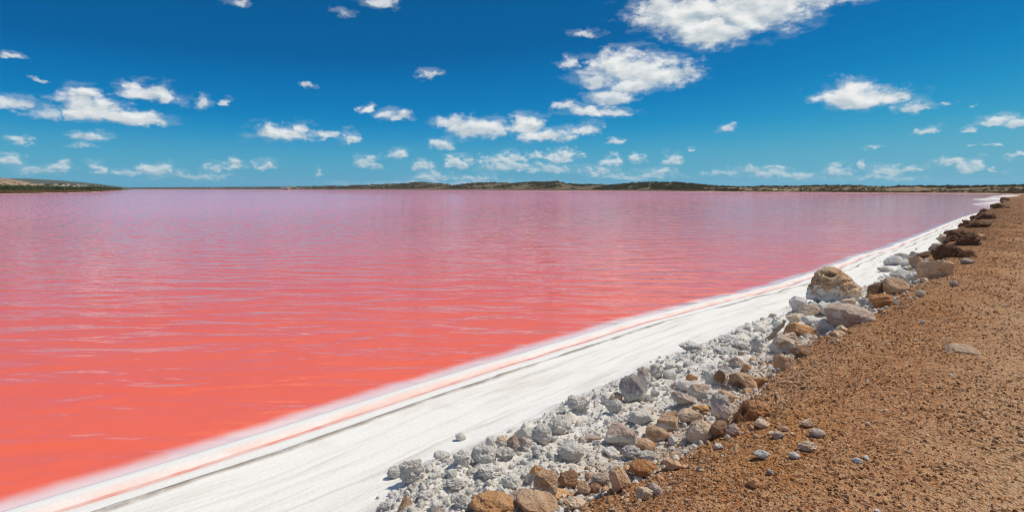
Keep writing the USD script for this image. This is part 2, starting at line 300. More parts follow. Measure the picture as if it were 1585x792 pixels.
def m_dirt():
    g = Graph(); pos = g.add('geometry') + '.position'
    big = g.noise(pos, 0.7, 4, 0.6); mid = g.noise(pos, 9, 5, 0.7); fine = g.noise(pos, 60, 4, 0.7); vor = g.add('voronoi_texture', vector=pos, scale=70.0, feature='f1') + '.distance'
    col = g.ramp(mid, [(0.28, (0.20, 0.080, 0.029)), (0.46, (0.40, 0.192, 0.088)), (0.68, (0.60, 0.325, 0.165))])
    col = g.mix(g.maprange(big, 0.52, 0.68, 0, .75), col, (0.44, 0.195, 0.062))
    col = g.mix(g.maprange(g.noise(pos, 0.5, 3, .5), 0.5, 0.66, 0, .6), col, (0.54, 0.33, 0.185))
    x = g.add('separate_xyz', vector=pos) + '.x'
    col = g.mix(g.maprange(g.math('add', x, g.math('multiply', big, .8)), -0.5, 0.6, 0, .75), col, (0.60, 0.395, 0.235))
    y = g.add('separate_xyz', vector=pos) + '.y'
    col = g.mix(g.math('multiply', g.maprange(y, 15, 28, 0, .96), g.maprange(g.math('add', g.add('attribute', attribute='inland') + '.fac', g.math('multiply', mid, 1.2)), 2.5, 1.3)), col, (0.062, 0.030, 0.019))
    col = g.mix(g.maprange(g.noise(pos, 2.6, 5, .65), .60, .70, 0, .6), col, (.13, .062, .034))
    col = g.mix(g.maprange(fine, 0.35, 0.2, 0, .7), col, (0.11, 0.05, 0.025))
    col = g.mix(g.maprange(g.noise(pos, 45, 2), 0.66, 0.74, 0, .7), col, (0.55, 0.40, 0.28))
    cell = g.add('voronoi_texture', vector=pos, scale=55.0, feature='f1') + '.color'
    tone = g.add('separate_color', color=cell) + '.r'
    col = g.mix(g.maprange(tone, .62, .92, 0, .75), col, (.60, .37, .21))
    col = g.mix(g.maprange(g.add('separate_color', color=cell) + '.g', .70, .95, 0, .6), col, (.46, .17, .055))
    col = g.mix(g.maprange(tone, .34, .08, 0, .75), col, (.10, .042, .022))
    h = g.math('add', g.math('add', g.math('multiply', fine, 0.8), g.math('multiply', vor, 0.5)), mid)
    p = g.add('principled_bsdf', base_color=col, roughness=0.95, specular_ior_level=0.1, normal=bump_of(g, h, 0.030)) + '.BSDF'
    return g.build('dirt', surface=p)
def m_rock(name, c0, c1, c2, salt=0.0, grain=9.0, pits=0.0, foot=None):
    """c0..c2: dark, middle and light tone; salt: how much of it the white crust covers"""
    g = Graph(); pos = g.add('geometry') + '.position'; rnd = g.add('object_info') + '.random'
    a = g.noise(pos, grain, 5, 0.65); b = g.noise(pos, grain * 6, 4, 0.7)
    col = g.ramp(g.math('add', g.math('multiply', a, .7), g.math('multiply', b, .3)), [(0.3, c0), (0.5, c1), (0.7, c2)])
    if pits:
        v = g.add('voronoi_texture', vector=pos, scale=38.0) + '.distance'
        col = g.mix(g.maprange(v, 0.28, 0.1, 0, pits), col, tuple(0.35 * np.array(c0)))
    if salt or name in ('tan_stone', 'brown_stone', 'pale_stone'):
        up = g.add('separate_xyz', vector=g.add('geometry') + '.normal') + '.z'
        s = g.math('add', g.noise(pos, 5.0, 5, 0.7), g.math('multiply', g.math('subtract', rnd, 0.5), 0.12))
        s = g.math('multiply_add', up, -0.03, s)
        s = g.math('multiply_add', g.add('attribute', attribute='crusted') + '.fac', 0.26, s)
        if foot: s = g.math('add', s, g.maprange(g.add('separate_xyz', vector=pos) + '.z', foot[0], foot[1], .11, -.08))
        col = g.mix(g.maprange(s, 0.85 - 0.62 * salt, 0.73 - 0.62 * salt, 1, 0), col, g.ramp(b, [(0.3, (0.50, 0.445, 0.39)), (0.5, (0.65, 0.61, 0.555)), (0.7, (0.74, 0.71, 0.66))]))
    col = g.add('hsv', hue=0.5, saturation=1.0, value=g.maprange(rnd, 0, 1, 0.85, 1.15, 'linear'), fac=1.0, color=col) + '.color'
    h = g.math('add', a, g.math('multiply', b, 0.45))
    p = g.add('principled_bsdf', base_color=col, roughness=0.88, specular_ior_level=0.25, normal=bump_of(g, h, 0.055)) + '.BSDF'
    return g.build(name, surface=p)
def m_scrub(name, lo, hi):
    g = Graph(); rnd = g.add('object_info') + '.random'; pos = g.add('geometry') + '.position'
    col = g.ramp(g.math('add', g.math('multiply', rnd, .6), g.math('multiply', g.noise(pos, .7, 3), .4)), [(0.15, lo), (0.85, hi)])
    d = g.add('diffuse_bsdf', color=col) + '.BSDF'; t = g.add('translucent_bsdf', color=col) + '.BSDF'
    return g.build(name, surface=g.add('mix_closure', fac=0.2, closure1=d, closure2=t) + '.closure')
def m_hill(name, soil, sand, green, amount, base=None):
    g = Graph(); pos = g.add('geometry') + '.position'; z = g.add('separate_xyz', vector=pos) + '.z'
    n = g.noise(g.map(pos, (.035, .035, .12)), 1.0, 6, .65); n_ = g.noise(g.map(pos, (.16, .16, .4)), 1.0, 4, .6)
    col = g.ramp(n_, [(.35, green), (.6, soil)])
    col = g.mix(g.maprange(n, amount, amount + .08), col, sand)
    if base: col = g.mix(g.maprange(g.math('add', z, g.math('multiply', n_, .5)), base, base * .6), col, (.105, .062, .042))
    col = g.mix(g.maprange(g.math('add', z, g.math('multiply', n_, .25)), 0.42, 0.26), col, (0.50, 0.34, 0.28))
    return g.build(name, surface=g.add('principled_bsdf', base_color=col, roughness=.95, specular_ior_level=.1) + '.BSDF')

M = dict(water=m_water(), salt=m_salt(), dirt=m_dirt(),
    tan=m_rock('tan_stone', (.30, .165, .095), (.54, .345, .21), (.66, .48, .33), 0.12, pits=.6),
    orange=m_rock('orange_stone', (.36, .165, .07), (.60, .32, .15), (.70, .46, .27), 0.10),
    brown=m_rock('brown_stone', (.15, .082, .048), (.31, .18, .105), (.44, .29, .185), 0.08),
    darkclod=m_rock('dark_clod', (.075, .036, .020), (.17, .085, .045), (.29, .155, .082), 0.0),
    pink=m_rock('pinkish_grey_stone', (.26, .17, .13), (.48, .36, .29), (.62, .50, .42), 0.34, pits=.6),
    purple=m_rock('dark_grey_stone', (.22, .18, .17), (.42, .36, .335), (.58, .52, .48), 0.42),
    crust=m_rock('salt_crusted_stone', (.40, .33, .27), (.60, .54, .47), (.70, .655, .595), 0.62, pits=.35),
    white=m_rock('white_salt_stone', (.52, .47, .42), (.68, .645, .60), (.76, .735, .70), 0.5),
    pale=m_rock('pale_stone', (.44, .30, .20), (.67, .50, .36), (.77, .64, .50), 0.0),
    boulder=m_rock('boulder_stone', (.22, .12, .065), (.44, .28, .16), (.58, .44, .30), 0.34, grain=6, pits=.5, foot=(.28, .80)),
    slab=m_rock('track_slab', (.28, .18, .12), (.42, .29, .20), (.54, .41, .31), 0.0, grain=5),
    soilclod=m_rock('dirt_clod', (.21, .084, .032), (.40, .190, .082), (.56, .31, .155), 0.0),
    redchip=m_rock('red_gravel', (.28, .10, .035), (.46, .18, .065), (.60, .28, .12), 0.0, grain=30),
    chip=m_rock('gravel_chip', (.38, .175, .075), (.60, .33, .165), (.74, .50, .31), 0.0, grain=30),
    wood=m_rock('weathered_wood', (.09, .065, .05), (.19, .145, .115), (.29, .235, .19), 0.0, grain=30))

# ------------------------------------------------------------------ water, salt shore, dirt track
def lines(lo, hi, step, grow, y0):
    ys, y = [], lo
    while y < hi: ys.append(y); y += max(step, grow * (abs(y) - y0))
    return np.array(ys + [hi])
def primvar(m, name, values):
    UsdGeom.PrimvarsAPI(m).CreatePrimvar(name, Sdf.ValueTypeNames.FloatArray, 'vertex').Set(Vt.FloatArray.FromNumpy(np.asarray(values, np.float32)))

ys = np.concatenate([[-400, -60, -12], lines(-3, 420, 0.25, 0.03, 4), [700, 1500, 4000]])
offs = np.array([0.62, 0.5, 0.4, 0.3, 0.2, 0.1, 0.0, -0.1, -0.25, -0.5, -1, -2, -4, -10, -40, -150, -600, -1500, -4000])
Y, O = np.meshgrid(ys, offs, indexing='ij'); X = waterline(Y) + O
w_mesh = obj('water', (np.stack([X, Y, np.zeros_like(X)], -1).reshape(-1, 3), grid_faces(len(ys), len(offs))), M['water'], smooth=True)
primvar(w_mesh, 'shore', (0.33 - O).ravel())
tag(w_mesh, 'pink rippled salt lake paling towards its white shore', 'lake', kind='structure')

ys = np.concatenate([[-14, -8, -5], lines(-3, 420, 0.026, 0.0075, 5)]); xs = np.concatenate([[-12, -9, -7.5], np.arange(-2.2, 4.9, 0.028), [6, 8]])
Y, O = np.meshgrid(ys, xs, indexing='ij'); X = waterline(Y) + O
v = np.stack([X, Y, salt_z(X, Y)], -1).reshape(-1, 3)
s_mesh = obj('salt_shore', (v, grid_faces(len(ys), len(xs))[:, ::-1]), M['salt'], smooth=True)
primvar(s_mesh, 'inland', O.ravel()); primvar(s_mesh, 'rubble', rubble(X, Y).ravel())
tag(s_mesh, 'white salt crust along the shore, banded at the water and crumbling uphill', 'salt crust', kind='structure')

xs = np.concatenate([np.arange(-1.2, 2.6, 0.025), np.linspace(2.7, 14, 30)])
ys = np.concatenate([[-14, -8, -4], np.array(lines(-1, 420, 0.026, 0.0065, 4))])
Y, O = np.meshgrid(ys, xs, indexing='ij'); X = soil_edge(Y) + O
d_mesh = obj('dirt_track', (np.stack([X, Y, dirt_z(X, Y)], -1).reshape(-1, 3), grid_faces(len(ys), len(xs))[:, ::-1]), M['dirt'], smooth=True)
primvar(d_mesh, 'inland', O.ravel())
tag(d_mesh, 'orange brown gravelly dirt track on the bank beside the salt', 'dirt track', kind='structure')

# the thread of pink water left in the narrow channel behind the first crust
ys = lines(-3, 60, 0.06, 0.01, 5); offs = np.linspace(0.50, 0.82, 9)
Y, O = np.meshgrid(ys, offs, indexing='ij'); X = waterline(Y) + O
c_mesh = obj('water_channel', (np.stack([X, Y, np.full_like(X, 0.010)], -1).reshape(-1, 3), grid_faces(len(ys), len(offs))[:, ::-1]), None, smooth=True)
def m_channel():
    g = Graph(); pos = g.add('geometry') + '.position'
    col = g.ramp(g.noise(g.map(pos, (9, 2.2, 1)), 1.0, 5, .65), [(0.36, (0.72, 0.25, 0.18)), (0.60, (0.72, 0.50, 0.44))])
    return g.build('channel_water', surface=g.add('principled_bsdf', base_color=col, roughness=0.08, ior=1.33) + '.BSDF')
UsdShade.MaterialBindingAPI.Apply(c_mesh.GetPrim()).Bind(m_channel())
tag(c_mesh, 'thin thread of coral water in a groove of the white salt', 'water', kind='structure')

# ------------------------------------------------------------------ stones
ICO = {k: trimesh.creation.icosphere(k) for k in (1, 2, 3, 4)}
def stone_shape(seed, style, sub=3):
    """a unit stone, about -1 .. 1, as (vertices, faces)"""
    rng = np.random.default_rng(seed); d = np.array(ICO[sub].vertices); f = np.array(ICO[sub].faces)
    if style in 'ask':
        n = int(rng.integers(11, 17)); N = rng.normal(size=(n, 3)); N /= np.linalg.norm(N, axis=1, keepdims=True)
        h = rng.uniform(0.55, 0.92, n)
        r = np.min(h[None] / np.maximum(d @ N.T, 1e-3), axis=1); r = np.minimum(r, 1.08)
        v = d * r[:, None]; amp = (0.06, 0.06, 0.045) if style != 'k' else (.16, .14, .09)
    elif style == 'p':                                                # a peak: wide foot, narrow top
        n = 8; a = rng.uniform(0, 6.3) + np.arange(n) * 2 * np.pi / n + rng.normal(0, .25, n); t = rng.uniform(.35, .6, n)
        N = np.stack([np.cos(a) * np.cos(t), np.sin(a) * np.cos(t), np.sin(t)], 1); h = rng.uniform(.42, .60, n)
        N = np.vstack([N, [0, 0, -1]]); h = np.append(h, .8)
        r = np.min(h[None] / np.maximum(d @ N.T, 1e-3), axis=1); v = d * np.minimum(r, 1.05)[:, None]; v[:, :2] += rng.uniform(-.22, .22, 2) * v[:, 2:]; amp = (0.17, 0.10, 0.05)
    elif style == 'r':
        v = d * (0.86 + 0.30 * (fbm(d * 1.4 + seed * 3.1, 2, seed) - .5))[:, None]; amp = (0.13, 0.07, 0.04)
    else:                                                             # 'c': lumps of crust
        q = d * 2.2 + seed * 1.7
        v = d * (0.72 + 0.75 * np.abs(fbm(q, 3, seed) - .5) + 0.30 * (noise(d * 1.6 + seed, seed + 5) - .3))[:, None]; amp = (0.10, 0.10, 0.07)
    for k, (s, a) in enumerate(zip((2.6, 6.5, 15), amp)):
        v = v + d * (a * 2 * (fbm(v * s + seed * 0.77, 2, seed + 40 + k) - .5))[:, None]
    lo, hi = v.min(0), v.max(0)
    return (v - (lo + hi) / 2) / ((hi - lo) / 2), f
def stone_mesh(seed, style, dims, yaw, sub=3, tilt=0.12, hollow=None):
    v, f = stone_shape(seed, style, sub)
    if hollow is not None:
        c, r, depth = np.array(hollow[0]), np.array(hollow[1]), hollow[2]
        g_ = np.exp(-(((v - c) / r) ** 2).sum(1) ** 2); v = v + g_[:, None] * np.array(depth)
    v = v * np.array(dims) / 2
    rng = np.random.default_rng(seed + 999); t = rng.normal(0, tilt, 2)
    R = trimesh.transformations.euler_matrix(t[0], t[1], yaw)[:3, :3]
    return trimesh.Trimesh(v @ R.T, f, process=False)
PLACED = []
def crust_foot(o, amount):
    """salt has crept up the foot of the stones that stand in the rubble"""
    v = np.array(o.GetPointsAttr().Get()); t = (v[:, 2] - v[:, 2].min()) / np.ptp(v[:, 2])
    primvar(o, 'crusted', amount * (1 - sstep(t, .25, .80)))
def stone(name, box, style, mat, label, cat='stone', depth=0.8, sink=0.16, seed=None, sub=None, group=None, hollow=None, yaw=0.0, tilt=0.10, mesh=None, lift=0.0, high=None):
    x0, y0, x1, y1 = box; cx = (x0 + x1) / 2; seed = seed if seed is not None else len(PLACED) + 11
    P = hit(cx, min(y1, 800)); away = P - EYEP; dep = away @ CF; s = (away @ CFP) / FPX
    flat = away[:2] / np.linalg.norm(away[:2]); sd = -away[2] / np.linalg.norm(away); cd = math.sqrt(1 - sd * sd)
    w = (x1 - x0) * s; dp = w * depth; vis = (y1 - y0) * s
    h = max((vis - 0.55 * dp * sd) / cd, 0.28 * w)
    if high: h = high
    c = P[:2] + flat * dp * 0.42; gz = float(ground_z(c[0], c[1])); gz = min(gz, P[2] + 0.5 * h)
    total = h * (1 + sink)
    ang = math.atan2(-flat[0], flat[1]) + yaw                         # its width across the line of sight
    sub = sub or (4 if x1 - x0 > 26 else 3)
    m = stone_mesh(seed, style, (w * 1.04, dp, total), ang, sub, tilt, hollow) if mesh is None else mesh(w, dp, total, ang)
    o = obj(name, m, M[mat], smooth=30, loc=(c[0], c[1], gz + lift * h + total / 2 - sink * h))
    crust_foot(o, 0.0 if mesh is not None else float(np.clip((soil_edge(c[1]) - c[0] - .05) / .45, -.6, 1)))
    tag(o, label, cat, group); PLACED.append((x0, y0, x1, y1, c[0], c[1], max(w, dp) / 2))
    return o

def boulder(w, dp, h, ang):
    """the big cream and brown boulder: steep on the water side, rounded head, long shoulder inland, undercut foot"""
    outline = np.array([(-.95, -.90), (-.98, -.60), (-.80, -.10), (-.76, .30), (-.60, .72), (-.34, .96), (-.05, 1.0), (.18, .86), (.52, .36), (.86, .10), (1.0, -.08), (1.0, -.30), (.86, -.62), (.42, -.88), (-.30, -1.0)])
    pts = []
    for y, k in ((-1.0, .50), (-.80, .80), (-.3, 1.0), (.3, .97), (.8, .72), (1.0, .45)):
        c = np.array([-.05, -.15 if y < 0 else -.2]); q = c + (outline - c) * k
        pts += [(a, y, b) for a, b in q]
    m = trimesh.convex.convex_hull(np.array(pts))
    v, f = trimesh.remesh.subdivide_to_size(m.vertices, m.faces, 0.09)
    m = trimesh.Trimesh(v, f); m.merge_vertices(); trimesh.smoothing.filter_taubin(m, iterations=6)
    v, n = np.array(m.vertices), np.array(m.vertex_normals)
    v = v + n * (0.20 * (fbm(v * 1.7 + 5, 3, 7) - .5) + 0.18 * (fbm(v * 5 + 2, 3, 8) - .5) + 0.09 * (fbm(v * 13, 2, 9) - .5))[:, None]
    for c, r, dv in (((-.16, -.55, .66), (.22, .50, .12), (0, .42, -.10)), ((.46, -.6, .32), (.16, .4, .08), (0, .12, -.03)), ((.1, -1, -.45), (.8, .6, .25), (0, .16, .02))):
        g_ = np.exp(-((((v - np.array(c)) / np.array(r)) ** 2).sum(1)) ** 2); v = v + g_[:, None] * np.array(dv)
    v = v * np.array([w, dp, h]) / 2
    return trimesh.Trimesh(v @ trimesh.transformations.euler_matrix(0, 0, ang)[:3, :3].T, m.faces, process=False)

stone('boulder', (1250, 409, 1327, 468), 'a', 'boulder', 'largest boulder, cream and brown with a hollow near its rounded top', 'boulder', depth=0.85, sink=0.05, mesh=boulder)
S = [
 # bottom of the picture, left to right
 ('stone', (614,770,642,800), 'p', 'tan', 'tan pointed stone cut by the lower edge, leftmost of the tan stones'),
 ('stone', (727,762,801,806), 'r', 'orange', 'large pitted orange tan rock at the lower edge, left of the speckled one'),
 ('stone', (779,751,827,779), 's', 'pink', 'flat pinkish stone lying behind the large pitted orange rock'),
 ('stone', (798,765,864,806), 'a', 'tan', 'broad speckled pale rock at the lower edge beside the pitted orange one'),
 ('stone', (812,713,848,746), 'p', 'orange', 'orange pointed stone with a dark hollow under its near side'),
 ('stone', (826,735,863,770), 'a', 'tan', 'upright speckled cream stone just right of the dark hollow'),
 ('stone', (861,729,895,758), 'a', 'brown', 'brown faced block with an orange top near the lower edge'),
 ('stone', (846,756,886,772), 's', 'orange', 'flat rust orange stone in front of the brown faced block'),
 ('stone', (877,767,907,789), 'a', 'pale', 'pale angular stone below the flat rust orange one'),
 ('stone', (893,744,914,766), 'a', 'tan', 'small tan wedge beside the brown faced block'),
 ('stone', (914,727,949,753), 'a', 'pink', 'pinkish block with a purple grey shaded front near the soil edge'),
 ('stone', (942,721,977,763), 'a', 'tan', 'tall tan stone leaning at the soil edge right of the pinkish block'),
 ('stone', (974,715,1018,742), 'r', 'soilclod', 'ochre brown rounded rock half sunk in the soil edge'),
 ('stone', (910,750,931,766), 'r', 'brown', 'small dark brown stone below the pinkish block'),
 ('stone', (930,751,946,766), 'r', 'tan', 'small peach stone at the foot of the tall tan stone'),
 ('stone', (985,752,1012,774), 'a', 'pale', 'cream pink stone alone on the soil, dark shadow on its left'),
 ('stone', (1002,748,1026,768), 'a', 'pink', 'grey streaked stone touching the cream pink one on the soil'),
 # pale crust lumps along the salt
 ('salt_lump', (599,720,624,741), 'c', 'white', 'faint white lump at the left end of the pale stones'),
 ('salt_lump', (617,711,658,749), 'c', 'crust', 'pale grey lump standing alone on the salt, second from the left end'),
 ('salt_lump', (671,698,697,714), 'r', 'white', 'small cream lump alone on the salt right of the two leftmost lumps'),
 ('salt_lump', (701,695,732,722), 'c', 'crust', 'knobbly grey lump on the salt edge left of the broad crust mound'),
 ('salt_lump', (705,668,722,682), 'r', 'white', 'tiny white lump out on the smooth salt'),
 ('salt_lump', (730,686,768,722), 'r', 'crust', 'broad rounded grey crust mound below the small round pebbles'),
 ('salt_lump', (752,676,767,697), 'r', 'crust', 'small upright egg shaped grey pebble at the salt edge'),
 ('salt_lump', (769,672,786,686), 'r', 'pale', 'small round tan pebble at the salt edge'),
 ('salt_lump', (784,672,803,700), 'a', 'pink', 'pinkish grey stone with a dark foot at the salt edge'),
 ('salt_lump', (798,659,825,682), 'a', 'white', 'white capped stone with a violet side at the salt edge'),
 ('salt_lump', (802,674,824,694), 'a', 'pink', 'brownish pink stone wedged below the white capped one'),
 ('salt_lump', (822,658,854,690), 'r', 'crust', 'largest smooth pale stone of the salt edge, dark line below'),
 ('salt_lump', (822,686,840,701), 'r', 'crust', 'little pale stone in front of the largest smooth one'),
 ('salt_lump', (766,693,797,713), 'c', 'crust', 'low grey crusty lump with a ragged dark foot'),
 ('salt_lump', (847,646,884,674), 'c', 'crust', 'wide crumbly grey lump above the big whitish rock'),
 ('stone', (862,680,904,714), 'r', 'white', 'big whitish rounded rock with a dark gap under its left side'),
 ('salt_lump', (648,755,674,773), 'c', 'crust', 'crusty lump with a dark violet underside near the lower edge'),
 ('salt_lump', (690,742,722,762), 'c', 'crust', 'rough crust lump above the large pitted orange rock'),
 ('salt_lump', (738,722,775,745), 'c', 'crust', 'cracked grey crust lump left of the orange pointed stone'),
 ('salt_lump', (877,617,914,644), 'c', 'crust', 'grey white lump with a dark left edge at the salt'),
 ('salt_lump', (929,606,948,625), 'c', 'crust', 'left of two small cream clods left of the dark boulder'),
 ('salt_lump', (945,607,965,624), 'c', 'pale', 'right of two small cream clods left of the dark boulder'),
 ('salt_lump', (936,621,962,641), 'a', 'crust', 'pale stone with a split brown corner below two cream clods'),
 # the dark boulder and the heap right of it
 ('boulder', (959,575,1001,622), 'a', 'purple', 'dark violet grey upright boulder standing at the edge of the white salt', 'boulder'),
 ('stone', (992,611,1013,623), 'c', 'purple', 'small knobbly dark stone at the right foot of the violet grey boulder'),
 ('stone', (985,566,1007,593), 'a', 'pink', 'white topped stone with a reddish brown lower face behind the boulder'),
 ('salt_lump', (1000,563,1027,588), 'c', 'crust', 'knobbly grey cluster right of the white topped stone'),
 ('stone', (1026,570,1048,587), 'r', 'white', 'smooth white stone behind the lilac grey rock'),
 ('stone', (1059,574,1079,592), 'a', 'orange', 'small rust orange stone alone in the grey rubble'),
 ('stone', (1045,587,1074,608), 'a', 'crust', 'lilac grey flat topped rock in the middle of the rubble'),
 ('stone', (1062,592,1098,620), 'a', 'pink', 'brownish grey angular rock right of the lilac grey one'),
 ('stone', (1039,608,1078,634), 's', 'pink', 'layered brownish slab below the brownish grey angular rock'),
 ('stone', (1091,572,1109,596), 'r', 'crust', 'pale grey half of a touching pair of stones'),
 ('stone', (1105,571,1122,597), 'a', 'brown', 'dark brown half of a touching pair of stones'),
 ('stone', (1110,565,1133,578), 's', 'purple', 'flat violet stone just above the touching pair'),
 ('stone', (1126,548,1152,568), 'a', 'pink', 'reddish grey triangular stone above the flat violet one'),
 ('stone', (1149,564,1162,577), 'a', 'orange', 'tiny salmon stone beside the reddish grey triangular one'),
 ('stone', (971,629,1012,657), 'a', 'crust', 'rock half grey crust and half bare, right below the dark boulder'),
 ('stone', (990,632,1011,652), 'a', 'orange', 'bare orange knob on the half crusted rock'),
 ('stone', (936,657,985,698), 'a', 'pink', 'large rough pinkish slab with a deep shadow under its front'),
 ('stone', (905,673,931,683), 's', 'pink', 'thin flat pinkish stone left of the large rough slab'),
 ('stone', (895,674,907,685), 'r', 'pink', 'tiny pink stone at the end of the thin flat one'),
 ('stone', (961,688,993,711), 'c', 'purple', 'speckled dark violet stone in front of the large rough slab'),
 ('stone', (985,686,1014,703), 'r', 'tan', 'oval tan stone right of the speckled dark one'),
 ('stone', (1000,678,1017,691), 'a', 'orange', 'small orange stone behind the oval tan one'),
 ('stone', (982,674,1000,690), 'a', 'pink', 'salmon stone at the right end of the large rough slab'),
 ('stone', (990,699,1019,717), 'r', 'crust', 'rough grey stone below the oval tan one'),
 ('stone', (1061,642,1103,684), 'r', 'pale', 'big pale tan boulder at the top of the soil edge', 'boulder'),
 ('stone', (1049,632,1086,657), 'a', 'pale', 'grey cream rock leaning behind the big pale tan boulder'),
 ('stone', (1017,644,1050,669), 'a', 'tan', 'brown fronted cube shaped stone left of the big pale tan boulder'),
 ('stone', (1023,630,1048,657), 'a', 'tan', 'tan pointed stone rising behind the brown fronted cube'),
 ('stone', (999,661,1040,686), 's', 'tan', 'flat tan paving shaped stone below the brown fronted cube'),
 ('stone', (1071,626,1098,639), 's', 'orange', 'bright orange thin slab behind the big pale tan boulder'),
 ('stone', (1098,609,1127,646), 'a', 'purple', 'dark grey jagged rock above the bright orange slab'),
 ('stone', (1109,632,1131,654), 'a', 'pink', 'pinkish ribbed stone at the foot of the dark grey jagged rock'),
 ('stone', (1099,651,1123,677), 'a', 'brown', 'dark faced brown wedge right of the big pale tan boulder'),
 ('stone', (1122,651,1146,675), 'a', 'pink', 'pale pink stone set in soil right of the dark faced wedge'),
 ('stone', (1034,675,1049,689), 'a', 'white', 'small white pink stone below the flat tan one'),
 ('stone', (1103,683,1119,696), 'a', 'purple', 'two toned dark and pale small stone on the soil edge'),
 ('stone', (1111,603,1137,622), 'a', 'tan', 'yellowish tan stone above the soil clod with a hole'),
 ('stone', (1128,575,1172,605), 's', 'tan', 'wide flat tan slab overhanging a black gap'),
 ('stone', (1119,589,1134,601), 'a', 'pink', 'small grey pink stone at the left end of the wide slab'),
 ('stone', (1165,584,1187,599), 'a', 'orange', 'orange lump at the right end of the wide flat slab'),
 ('dirt_clod', (1136,612,1192,650), 'c', 'soilclod', 'brown soil clod with a dark round hole in it', 'clod'),
 # round the stick
 ('salt_lump', (1110,518,1149,529), 'c', 'crust', 'long pale lump on the salt left of the stick'),
 ('salt_lump', (1104,536,1139,549), 'c', 'white', 'low cream lump in front of the long pale one'),
 ('salt_lump', (1127,529,1161,541), 'c', 'white', 'white lump touching the lower end of the stick on its left'),
 ('salt_lump', (1161,519,1180,546), 'c', 'crust', 'rough brownish clod under the lower half of the stick'),
 ('salt_lump', (1050,531,1089,549), 'c', 'white', 'flat white crust heap farthest out beside the smooth salt'),
 ('stone', (1196,496,1211,510), 'r', 'crust', 'small lilac round stone behind the top of the stick'),
 ('stone', (1192,521,1228,549), 'a', 'pink', 'cream rock with a dark hollow in its front, beside the stick'),
 ('stone', (1199,511,1238,537), 'a', 'pale', 'large cream rock behind the one with the dark hollow'),
 ('stone', (1215,496,1257,524), 'a', 'orange', 'rust brown overhanging rock above a dark maroon gap'),
 ('stone', (1223,530,1256,553), 'a', 'brown', 'dark brown block under the cream rocks at the soil edge'),
 ('stone', (1197,546,1228,571), 'a', 'tan', 'ochre block with a shaded pinkish left face at the soil edge'),
 ('stone', (1217,484,1242,499), 'a', 'pale', 'greyish tan stone just above the rust brown overhang'),
 ('stone', (1240,489,1270,506), 's', 'white', 'white slab left of its twin above the soil edge'),
 ('stone', (1262,492,1292,512), 's', 'white', 'white slab tilted toward the speckled rock'),
 ('stone', (1221,457,1248,482), 'a', 'white', 'white grey pointed stone left below the largest boulder'),
 ('stone', (1233,472,1268,492), 'a', 'pale', 'greyish tan block between two white stones below the largest boulder'),
 ('stone', (1263,466,1287,489), 'a', 'white', 'white topped stone with a black underside below the largest boulder'),
 ('stone', (1285,467,1304,478), 's', 'white', 'thin bluish white slab against the foot of the largest boulder'),
 ('stone', (1279,466,1352,504), 'a', 'pink', 'long speckled maroon grey rock in front of the largest boulder'),
 ('stone', (1329,458,1352,474), 'a', 'purple', 'blue grey stone right of the largest boulder'),
 ('stone', (1300,462,1323,475), 'a', 'pale', 'cream stone under the right shoulder of the largest boulder'),
 # farther along the bank
 ('stone', (1343,437,1371,460), 'a', 'brown', 'brown topped rock with a dark left face right of the largest boulder'),
 ('stone', (1367,427,1403,457), 'a', 'tan', 'tan rock with a black front face right of the brown topped one'),
 ('stone', (1338,455,1382,480), 'r', 'soilclod', 'tan brown mound shaped rock in front of the dark faced pair'),
 ('stone', (1389,427,1408,437), 'a', 'purple', 'small dark grey stone behind the black fronted tan rock'),
 ('stone', (1369,394,1396,411), 'a', 'white', 'bluish white rock farthest left of the far white rocks'),
 ('stone', (1385,391,1410,403), 's', 'purple', 'lilac grey slab on the far white rocks'),
 ('stone', (1393,400,1413,412), 'a', 'white', 'white rock under the lilac grey slab'),
 ('stone', (1409,387,1429,402), 'a', 'pink', 'brownish knob right of the lilac grey slab'),
 ('stone', (1406,396,1436,416), 'a', 'tan', 'tan rock behind the big dark fronted one on the bank'),
 ('stone', (1421,399,1470,431), 'a', 'tan', 'big tan rock with a long grey brown front on the bank'),
 ('stone', (1359,411,1382,421), 's', 'white', 'flat white slab on the salt, left of two'),
 ('stone', (1380,416,1405,429), 's', 'white', 'flat white slab on the salt, right of two'),
 ('stone', (1404,421,1432,436), 'c', 'crust', 'grey pebbly heap left of the big tan rock'),
 ('dirt_clod', (1445,376,1484,400), 'k', 'darkclod', 'dark brown wedge of hard soil at the bank edge', 'clod'),
 ('dirt_clod', (1478,358,1514,380), 'k', 'darkclod', 'long rust topped block of hard soil with a black front', 'clod'),
 ('dirt_clod', (1467,355,1496,370), 'k', 'darkclod', 'dark clod behind the long rust topped block', 'clod'),
 ('stone', (1451,362,1477,375), 'a', 'pale', 'pale grey triangular stone at the foot of the dark clod'),
 ('stone', (1438,376,1456,392), 'c', 'pink', 'pinkish pebbly stone left of the dark wedge of soil'),
 ('stone', (1511,362,1526,371), 'a', 'orange', 'small orange stone right of the rust topped block'),
 ('dirt_clod', (1484,385,1510,398), 'k', 'darkclod', 'low dark clod on the track right of the dark wedge', 'clod'),
 ('dirt_clod', (1497,340,1530,352), 'k', 'darkclod', 'dark broken clod beyond the rust topped block', 'clod'),
 ('dirt_clod', (1513,328,1541,339), 'k', 'darkclod', 'dark clod at the narrow end of the white salt', 'clod'),
 ('dirt_clod', (1537,314,1560,323), 'k', 'darkclod', 'farthest dark clod where the bank meets the salt spits', 'clod'),
 # lying on the track
 ('stone', (1417,448,1431,459), 'r', 'pale', 'pale round stone on the track below the big tan rock'),
 ('stone', (1470,433,1482,443), 'r', 'pink', 'small grey stone on the track right of the pale round one'),
 ('stone', (1488,400,1505,409), 's', 'purple', 'flat dark stone on the far part of the track'),
